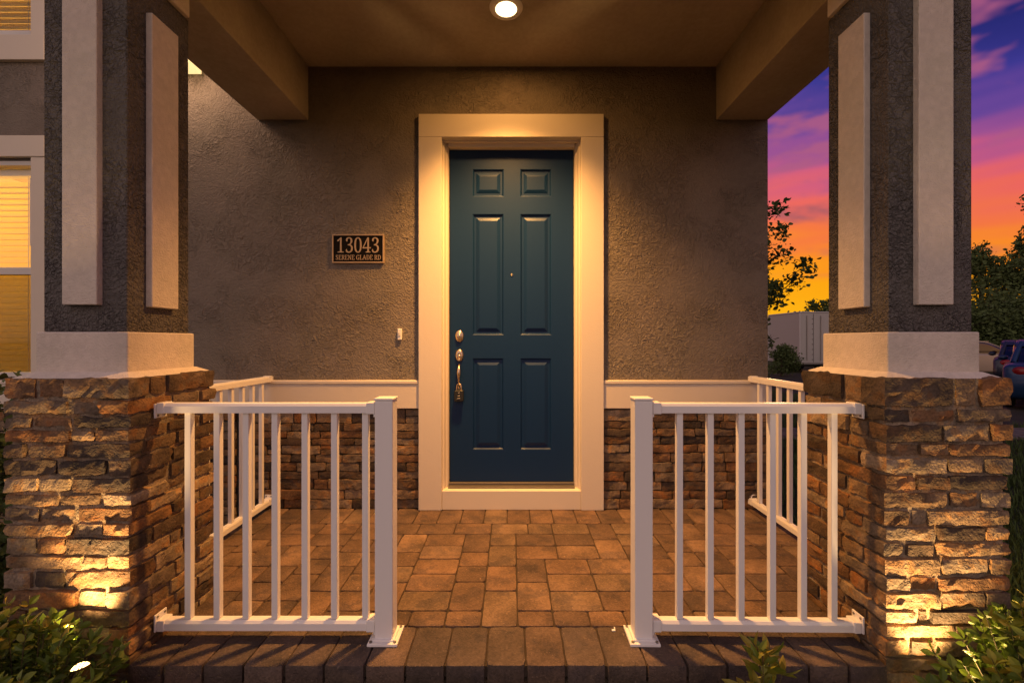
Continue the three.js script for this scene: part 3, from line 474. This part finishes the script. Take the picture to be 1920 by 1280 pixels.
function shrub(name, label, [cx, cz], rx, ry, rz, shoots, leafL, leafW, seed, parts, opt = {}) {
  const rnd = rngOf(seed), sh = thing(name, label, 'shrub', [cx, GY, cz], opt.group), list = [], stems = [];
  const gs = [leafGeo(leafL, leafW), leafGeo(leafL * .85, leafW * .9, .3), leafGeo(leafL * 1.1, leafW, .05)];
  for (let s = 0; s < shoots; s++) {
    const th = rnd() * Math.PI * 2, u = Math.pow(rnd(), .6), el = .15 + rnd() * 1.35; const k = .86 + rnd() * .24;
    const tip = new THREE.Vector3(Math.cos(th) * Math.cos(el) * rx * k, ry * (.18 + .82 * Math.sin(el)) * k, Math.sin(th) * Math.cos(el) * rz * k);
    if (opt.lean) tip.x += opt.lean * tip.y;
    const root = new THREE.Vector3(tip.x * .18, .0, tip.z * .18), mid = new THREE.Vector3(tip.x * .62 + (rnd() - .5) * .03, tip.y * .55, tip.z * .62 + (rnd() - .5) * .03);
    const c = new THREE.QuadraticBezierCurve3(root, mid, tip);
    if (opt.clear) { const [qx, qy, qz] = opt.clear; let bad = false; for (let t = .1; t <= 1; t += .1) { const p = c.getPoint(t), dy = p.y + GY - qy, dx = p.x + cx - qx, dz = p.z + cz - qz; if (dy > -.02 && Math.abs(dx) < .03 + Math.max(0, dy) * .3 && dz < .035) bad = true; } if (bad) continue; }
    stems.push(new THREE.TubeGeometry(c, 5, .0015, 4));
    const m = opt.nodes || 8;
    for (let i = 0; i < m; i++) {
      const t = .48 + .52 * (i + rnd() * .5) / m, p = c.getPoint(Math.min(1, t)), tan = c.getTangent(Math.min(1, t)), nl = i === m - 1 ? (opt.whorl || 4) : 2, ph0 = rnd() * 6.28;
      for (let q = 0; q < nl; q++) { const ph = ph0 + q * 2 * Math.PI / nl; const side = new THREE.Vector3(Math.cos(ph), 0, Math.sin(ph)); side.addScaledVector(tan, -side.dot(tan)).normalize(); const dir = side.multiplyScalar(.8 + rnd() * .5).addScaledVector(tan, .35 + rnd() * .6).add(new THREE.Vector3(0, .12, 0)); list.push({ p, m: place(p, dir, (rnd() - .5) * 1.4 + (rnd() < .5 ? 0 : Math.PI), .7 + rnd() * .5), g: Math.floor(rnd() * 3), mt: Math.floor(Math.pow(rnd(), opt.tone || 1.25) * 4), v: p.y * 1.0 + p.z * 1.1 + rnd() * .05 }); }
    }
  }
  part('stems', merge(stems), STEM, sh);
  if (opt.clear) { const [qx, qy, qz] = opt.clear; for (let i = list.length - 1; i >= 0; i--) { const p = list[i].p, dy = p.y + GY - qy, dx = p.x + cx - qx, dz = p.z + cz - qz; if (dz < .012 && Math.abs(dx) < .035 + Math.max(0, dy) * .30 && dy > -.03 || (dz > -.03 && Math.hypot(dx - dz * .98, dy - dz * .72) < .046)) list.splice(i, 1); } }
  list.sort((a, b) => b.v - a.v);
  list.slice(0, parts).forEach(l => { const o = part('leaf', gs[l.g], LEAF[l.mt], sh); l.m.decompose(o.position, o.quaternion, o.scale); });
  const rest = list.slice(parts); if (rest.length) { const o = part('inner_foliage', merge(rest.map(l => gs[l.g].clone().applyMatrix4(l.m))), LEAF[1], sh); o.userData.kind = 'stuff'; }
  return sh;
}
function tree(label, [cx, cz], height, crownY, rx, ry, count, leafS, seed, o = {}) {
  const rnd = rngOf(seed), t = thing(o.name || 'tree', label, 'tree', [cx, GY, cz], o.group), tr = Math.max(.04, height * .022);
  const wood = [], c0 = new THREE.CatmullRomCurve3([new THREE.Vector3(0, -.1, 0), new THREE.Vector3((rnd() - .5) * .2, height * .35, (rnd() - .5) * .2), new THREE.Vector3((rnd() - .5) * .4, height * .85, (rnd() - .5) * .4)]);
  { const g = new THREE.TubeGeometry(c0, 10, 1, 9); const p = g.attributes.position; for (let i = 0; i <= 10; i++) { const ctr = c0.getPointAt(i / 10), r = tr * (1.25 - i / 10 * 1.05); for (let j = 0; j <= 9; j++) { const q = i * 10 + j; p.setXYZ(q, ctr.x + (p.getX(q) - ctr.x) * r, ctr.y + (p.getY(q) - ctr.y) * r, ctr.z + (p.getZ(q) - ctr.z) * r); } } g.computeVertexNormals(); part('trunk', g, M.bark, t); }
  const clumps = []; const nb = o.limbs || 26;
  for (let b = 0; b < nb; b++) {
    const el = (rnd() * 2 - .9), th = rnd() * 6.283, k = .55 + .5 * Math.pow(rnd(), .5); const ce = Math.sqrt(Math.max(0, 1 - Math.min(1, el * el)));
    let tip = new THREE.Vector3(Math.cos(th) * ce * rx * k, crownY + el * ry * k, Math.sin(th) * ce * rx * k); if (o.cone) { const f = (tip.y - (crownY - ry)) / (2 * ry); const s = 1.25 * (1.05 - f); tip.x *= s; tip.z *= s; }
    const st = c0.getPointAt(Math.max(.2, Math.min(.97, (tip.y - ry * .35) / (height * .85)))); const mid = st.clone().lerp(tip, .55).add(new THREE.Vector3(0, -.06 * ry, 0));
    const c = new THREE.QuadraticBezierCurve3(st, mid, tip); wood.push(new THREE.TubeGeometry(c, 6, tr * .16, 5));
    clumps.push([tip, 1]); for (let q = 0; q < 4; q++) { const s = c.getPoint(.45 + rnd() * .5), e = s.clone().add(new THREE.Vector3(rnd() - .5, (rnd() - .4) * .9, rnd() - .5).multiplyScalar(rx * .55)); wood.push(new THREE.TubeGeometry(new THREE.LineCurve3(s, e), 2, tr * .07, 4)); clumps.push([e, .8]); }
  }
  part('limbs', merge(wood), M.bark, t);
  const lg = leafGeo(leafS, leafS * .62), pos = [], nor = [], uv = [], per = Math.ceil(count / clumps.length), lp = lg.attributes.position, ln = lg.attributes.normal, v = new THREE.Vector3();
  for (const [c, s] of clumps) for (let i = 0; i < per; i++) {
    const d = new THREE.Vector3(rnd() - .5, rnd() - .5, rnd() - .5).normalize(), r = Math.pow(rnd(), .6) * (o.clump || .26) * rx * s; const p = c.clone().addScaledVector(d, r); p.y -= r * .15; if (p.y < .06) continue;
    const m = place(p, new THREE.Vector3(rnd() - .5, rnd() * .7 - .25, rnd() - .5), rnd() * 6, .4 + Math.pow(rnd(), 1.5) * 1.1), nm = new THREE.Matrix3().getNormalMatrix(m);
    for (let q = 0; q < lp.count; q++) { v.fromBufferAttribute(lp, q).applyMatrix4(m); pos.push(v.x, v.y, v.z); v.fromBufferAttribute(ln, q).applyMatrix3(nm).normalize(); nor.push(v.x, v.y, v.z); uv.push(0, 0); }
  }
  const g = new THREE.BufferGeometry(); g.setAttribute('position', new THREE.Float32BufferAttribute(pos, 3)); g.setAttribute('normal', new THREE.Float32BufferAttribute(nor, 3)); g.setAttribute('uv', new THREE.Float32BufferAttribute(uv, 2));
  part('crown', g, o.mat || DARKLEAF, t); return t;
}
shrub('leafy_shrub', 'glossy green shrub growing round the spotlight at the window end column', [-1.65, 1.76], .36, .50, .22, 130, .041, .023, 11, 290, { group: 'shrubs at the foot of the columns', clear: [X(150, 1.54), Y(1256, 1.54), Z(1.54)] });
shrub('leafy_shrub', 'bushy green shrub at the foot of the column at the lawn end', [1.74, 1.78], .38, .52, .22, 150, .039, .023, 23, 290, { group: 'shrubs at the foot of the columns', clear: [1.50, -.12, Z(1.54)] });
shrub('whorled_plant', 'small plant with whorled leaves, spotlight yellow painted into their green, below the porch border', [.86, 1.76], .13, .37, .09, 9, .072, .024, 37, 120, { whorl: 6, nodes: 4, tone: .45 });  // tone favours the yellow leaf colours, painting the garden spotlight's glow into them
tree('dark shrub against the house wall beyond the window end column', [-2.62, 1.05], .9, .62, .42, .5, 4200, .05, 61, { name: 'wall_shrub', limbs: 24, clump: .4, mat: DARKLEAF2 });
tree('dark oak tree beside the house with twigs against the sunset', [4.1, Z(10)], 5.6, 2.6, 2.0, 2.2, 17000, .085, 71, { limbs: 32, clump: .14 });
tree('tall pointed dark tree behind the parked cars', [X(1962, 25), Z(25)], 9.0, 4.6, 3.2, 4.1, 19000, .19, 83, { limbs: 46, clump: .2, cone: true });
tree('rounded dark tree behind the parked cars with gaps of orange sky', [X(1838, 26), Z(26)], 6.8, 4.0, 2.9, 2.8, 14000, .18, 97, { limbs: 34, clump: .22 });
tree('low dark hedge bush between the cars and the trees', [X(1868, 21.6), Z(21.6)], 3.2, 1.9, 2.8, 1.65, 17000, .15, 103, { name: 'hedge_bush', limbs: 44, clump: .4, mat: DARKLEAF2, group: 'hedge behind the cars' });
tree('broad dark hedge bush at the far end of the hedge', [X(1985, 21.4), Z(21.4)], 3.6, 2.1, 3.0, 1.8, 17000, .15, 107, { name: 'hedge_bush', limbs: 44, clump: .4, mat: DARKLEAF2, group: 'hedge behind the cars' });
tree('dark hedge bush hidden behind the lawn end column', [X(1745, 22), Z(22)], 3.0, 1.8, 2.6, 1.5, 10000, .15, 109, { name: 'hedge_bush', limbs: 34, clump: .4, mat: DARKLEAF2, group: 'hedge behind the cars' });
tree('dark round bush in front of the storage trailer', [X(1464, 17.6), Z(17.6)], 1.2, .62, .62, .55, 4500, .08, 113, { name: 'round_bush', limbs: 24, clump: .4 });
for (const [px, d, h, s, lab] of [[1548, 62, 6.4, 131, 'distant rounded tree showing above the storage trailer roof'], [1505, 74, 6.0, 137, 'lower distant tree behind the trailer corner'], [1470, 70, 6.2, 139, 'distant tree seen through the oak twigs'], [1590, 60, 6.6, 149, 'distant tree behind the lawn end column']])
  tree(lab, [X(px, d), Z(d)], h, h * .58, h * .55, h * .42, 3600, .5, s, { name: 'distant_tree', limbs: 18, clump: .32, group: 'trees on the horizon' });

// ------------------------------------------------------------------ garden spotlights
function spotlight(label, [x, y, z], aim, power, cone) {
  const s = thing('garden_spotlight', label, 'light', [x, GY, z], 'garden spotlights'), h = y - GY;
  const dir = new THREE.Vector3(aim[0] - x, aim[1] - y, aim[2] - z).normalize();
  part('stake', merge([cyl(.006, .003, h + .04, 8).translate(0, (h - .04) / 2 - .06, 0), new THREE.SphereGeometry(.012, 10, 8).translate(0, h - .085, 0)]), M.black, s);
  const q = new THREE.Quaternion().setFromUnitVectors(new THREE.Vector3(0, 1, 0), dir), m = new THREE.Matrix4().compose(new THREE.Vector3(0, h, 0), q, new THREE.Vector3(1, 1, 1));
  part('housing', new THREE.LatheGeometry([[0, -.10], [.012, -.10], [.020, -.085], [.024, -.05], [.027, -.01], [.029, .004], [.029, .012], [.0265, .012], [.0255, .001]].map(p => new THREE.Vector2(...p)), 28).applyMatrix4(m), mat(.10, .075, .04, .4, { metalness: .6 }), s);
  part('lens', new THREE.SphereGeometry(.0255, 28, 10, 0, Math.PI * 2, 0, Math.PI / 2).scale(1, .75, 1).translate(0, .004, 0).applyMatrix4(m), mat(1, .9, .7, .4, { emissive: new THREE.Color(1, .66, .22), emissiveIntensity: 9 }), s);
  const l = new THREE.SpotLight(new THREE.Color(1, .58, .21), power, 0, cone, 1, 2); l.position.set(0, h, 0).addScaledVector(dir, .028); l.target.position.set(0, h, 0).addScaledVector(dir, 1); l.castShadow = true; l.shadow.radius = 1; s.add(l); s.add(l.target);
}
spotlight('brass bullet spotlight among the leaves at the window end column', [X(150, 1.54), Y(1256, 1.54), Z(1.54)], [-1.67, .80, 1.56], 9.5, .70);
spotlight('brass bullet spotlight aimed up the column at the lawn end', [1.50, -.12, Z(1.54)], [1.64, .68, 1.56], 10, .72);

{ const c = thing('paint_chip', 'small white paint chip lying on the pavers beside a railing post', 'debris', [X(1150, 1.828), .0025, Z(1.828)]); part('flake', rock(-.006, .008, 0, .003, -.005, .004, .002, .002), M.rail, c); part('flake', rock(.004, .010, .003, .007, -.014, -.004, .002, .002), M.rail, c); }
// ------------------------------------------------------------------ trailer and cars on the far side of the lawn
{
  const wht = mat(.44, .42, .39, .6), d = 19, x0 = X(1500, d), tz = Z(d), H = Y(584, d) - GY;
  const t = thing('storage_trailer', 'pale grey box trailer with riveted doors parked across the lawn', 'trailer', [x0, GY, tz]);
  part('body', box(0, 6.0, .46, H - .06, -2.3, 0, .02), wht, t); part('roof', box(-.02, 6.02, H - .0595, H, -2.32, .02, .02), mat(.5, .48, .46, .6), t);
  part('door_seam', box(.585, .60, .5, H - .1, .0005, .012, 0), mat(.12, .11, .1, .7), t); for (let i = 0; i < 9; i++) part('rivet', new THREE.SphereGeometry(.022, 8, 6).translate(.55, .62 + i * .22, .004), M.screw, t);
  part('panel_seam', box(3.0, 3.012, .47, H - .062, .0, .006, 0), wht, t);
  for (const xx of [.3, .9]) part('lock_bar', cyl(.016, .016, H - .75, 8).translate(xx, .5 + (H - .6) / 2, .03), M.alu, t);
  part('lower_rail', box(-.02, 6.02, .40, .459, -.02, .03, .005), mat(.2, .18, .16, .7), t);
  part('corner_post', merge([box(-.025, .03, .46, H - .061, -.03, .025, .005), box(-.025, .03, .46, H - .061, -2.325, -2.27, .005)]), mat(.5, .48, .46, .5), t);
  part('chassis', box(.1, 5.9, .30, .459, -2.1, -.2, .02), M.black, t);
  for (const x of [1.2, 4.6]) for (const z of [-.25, -2.05]) { const w = cyl(.33, .33, .2, 24); w.rotateX(Math.PI / 2); w.translate(x, .33, z); part('wheel', w, M.black, t); }
  const t2 = thing('storage_trailer', 'second white box trailer standing farther back beyond the oak twigs', 'trailer', [X(1415, 31), GY, Z(31)]);
  part('body', box(-4, X(1450, 31) - X(1415, 31), .4, Y(608, 31) - GY, -2.4, 0, .02), wht, t2); part('chassis', box(-3.8, .9, 0, .399, -2.2, -.2, .02), M.black, t2);
}
function car(label, x, z, paint, turn = 0) {                     // x: rear end, heading +x
  const c = thing('parked_car', label, 'car', [x, GY, z], 'cars parked beyond the lawn'); c.rotation.y = turn;
  const m = new THREE.MeshPhysicalMaterial({ color: new THREE.Color().setRGB(...paint), roughness: .5, metalness: .1, clearcoat: .5, clearcoatRoughness: .15 }), gl = new THREE.MeshPhysicalMaterial({ color: 0x050607, roughness: .05, metalness: 0, clearcoat: 1 });
  const side = pts => new THREE.Shape(new THREE.SplineCurve(pts.map(p => new THREE.Vector2(...p))).getPoints(90));
  const loft = (pts, hw, bev) => { const g = new THREE.ExtrudeGeometry(side(pts), { depth: hw * 2 - bev * 2, bevelEnabled: true, bevelThickness: bev, bevelSize: bev * .6, bevelOffset: -bev * .6, bevelSegments: 4 }); g.translate(0, 0, -hw + bev); return toCreasedNormals(g, .7); };
  part('body', loft([[.06, .34], [.0, .55], [.06, .80], [.18, .93], [.7, .97], [1.5, .96], [2.9, .93], [3.6, .90], [4.2, .80], [4.5, .66], [4.55, .45], [4.46, .25], [3.9, .20], [2.3, .20], [.8, .20], [.2, .24], [.06, .34]], .88, .14), m, c);
  const cab = loft([[.62, .94], [.95, 1.15], [1.35, 1.36], [1.9, 1.43], [2.5, 1.40], [2.95, 1.24], [3.45, .94], [2.4, .9], [1.2, .9], [.62, .94]], .76, .16); part('glasshouse', cab, gl, c);
  part('roof', loft([[1.15, 1.30], [1.45, 1.415], [1.95, 1.452], [2.45, 1.425], [2.68, 1.365], [2.4, 1.36], [1.9, 1.38], [1.4, 1.34], [1.15, 1.30]], .74, .10), m, c);
  for (const s of [-1, 1]) { part('pillar', tube([[3.47, .94, s * .75], [3.1, 1.18, s * .70], [2.6, 1.39, s * .64]], .026, 12, 6), m, c); part('pillar', tube([[.66, .95, s * .75], [.98, 1.17, s * .70], [1.36, 1.37, s * .64]], .05, 12, 6), m, c); part('pillar', tube([[1.98, .95, s * .775], [1.95, 1.40, s * .66]], .028, 8, 6), m, c); part('mirror', new THREE.SphereGeometry(.09, 12, 8).scale(.7, .7, 1).translate(3.05, 1.0, s * .95), m, c);
    part('headlight', new THREE.SphereGeometry(.12, 14, 10).scale(1.3, .55, 1).translate(4.34, .70, s * .62), M.alu, c); part('tail_light', new THREE.SphereGeometry(.12, 14, 10).scale(.6, .8, 1).translate(.09, .80, s * .64), mat(.25, .01, .01, .3), c);
    part('door_handle', box(1.75, 1.92, .82, .845, s * .885 - .012, s * .885 + .012, .006), m, c);
    for (const wx of [.85, 3.65]) { const ty = new THREE.TorusGeometry(.235, .095, 10, 28).translate(wx, .325, s * .80); const w = part('wheel', ty, M.black, c); const rim = cyl(.20, .20, .14, 20); rim.rotateX(Math.PI / 2); rim.translate(wx, .325, s * .80); part('rim', rim, M.alu, w); } }
  return c;
}
car('blue sedan seen from behind, parked nearest the lawn', X(2012, 8.2), Z(8.2), [.010, .040, .115], .70);
car('dark navy sedan seen from behind, parked beyond the blue one', X(1955, 11.6), Z(11.6), [.018, .022, .04], .72);
car('beige sedan parked side-on beyond the two others', X(1845, 17.0) - 2.6, Z(17.6), [.42, .33, .24]);

// ------------------------------------------------------------------ lawn grass beside the porch
{
  const rnd = rngOf(211), b = new THREE.BufferGeometry(); b.setAttribute('position', new THREE.Float32BufferAttribute([-.0035, 0, 0, .0035, 0, 0, .002, .05, .006, -.0035, 0, 0, .002, .05, .006, -.002, .05, .006, -.002, .05, .006, .002, .05, .006, 0, .085, .022], 3)); b.computeVertexNormals();
  const spots = [];
  while (spots.length < 26000) { const d = 1.9 + Math.pow(rnd(), 1.6) * 15, x = 1.95 + rnd() * 1.0 + (d > 2.6 ? rnd() * d * 1.1 : rnd() * .9), z = Z(d); if (d > 6.15 && d < 7.05) continue; if (x > 7.4 && d > 7.2 && d < 19.4) continue; spots.push([x, z]); }
  const im = new THREE.InstancedMesh(b, mat(.06, .095, .022, .9, { side: THREE.DoubleSide }), spots.length); const mm = new THREE.Matrix4(), q = new THREE.Quaternion(), e = new THREE.Euler();
  spots.forEach(([x, z], i) => { const s = .7 + rnd() * .8 + (CAMZ - z) * .05; e.set((rnd() - .5) * .5, rnd() * 6.28, (rnd() - .5) * .5); q.setFromEuler(e); mm.compose(new THREE.Vector3(x, GY, z), q, new THREE.Vector3(s * 1.3, s * .8, s)); im.setMatrixAt(i, mm); });
  im.name = 'lawn_grass'; im.userData.kind = 'stuff'; im.userData.label = 'short green grass of the lawn beside the porch'; im.castShadow = im.receiveShadow = true; scene.add(im);
}
renderer.render(scene, camera);
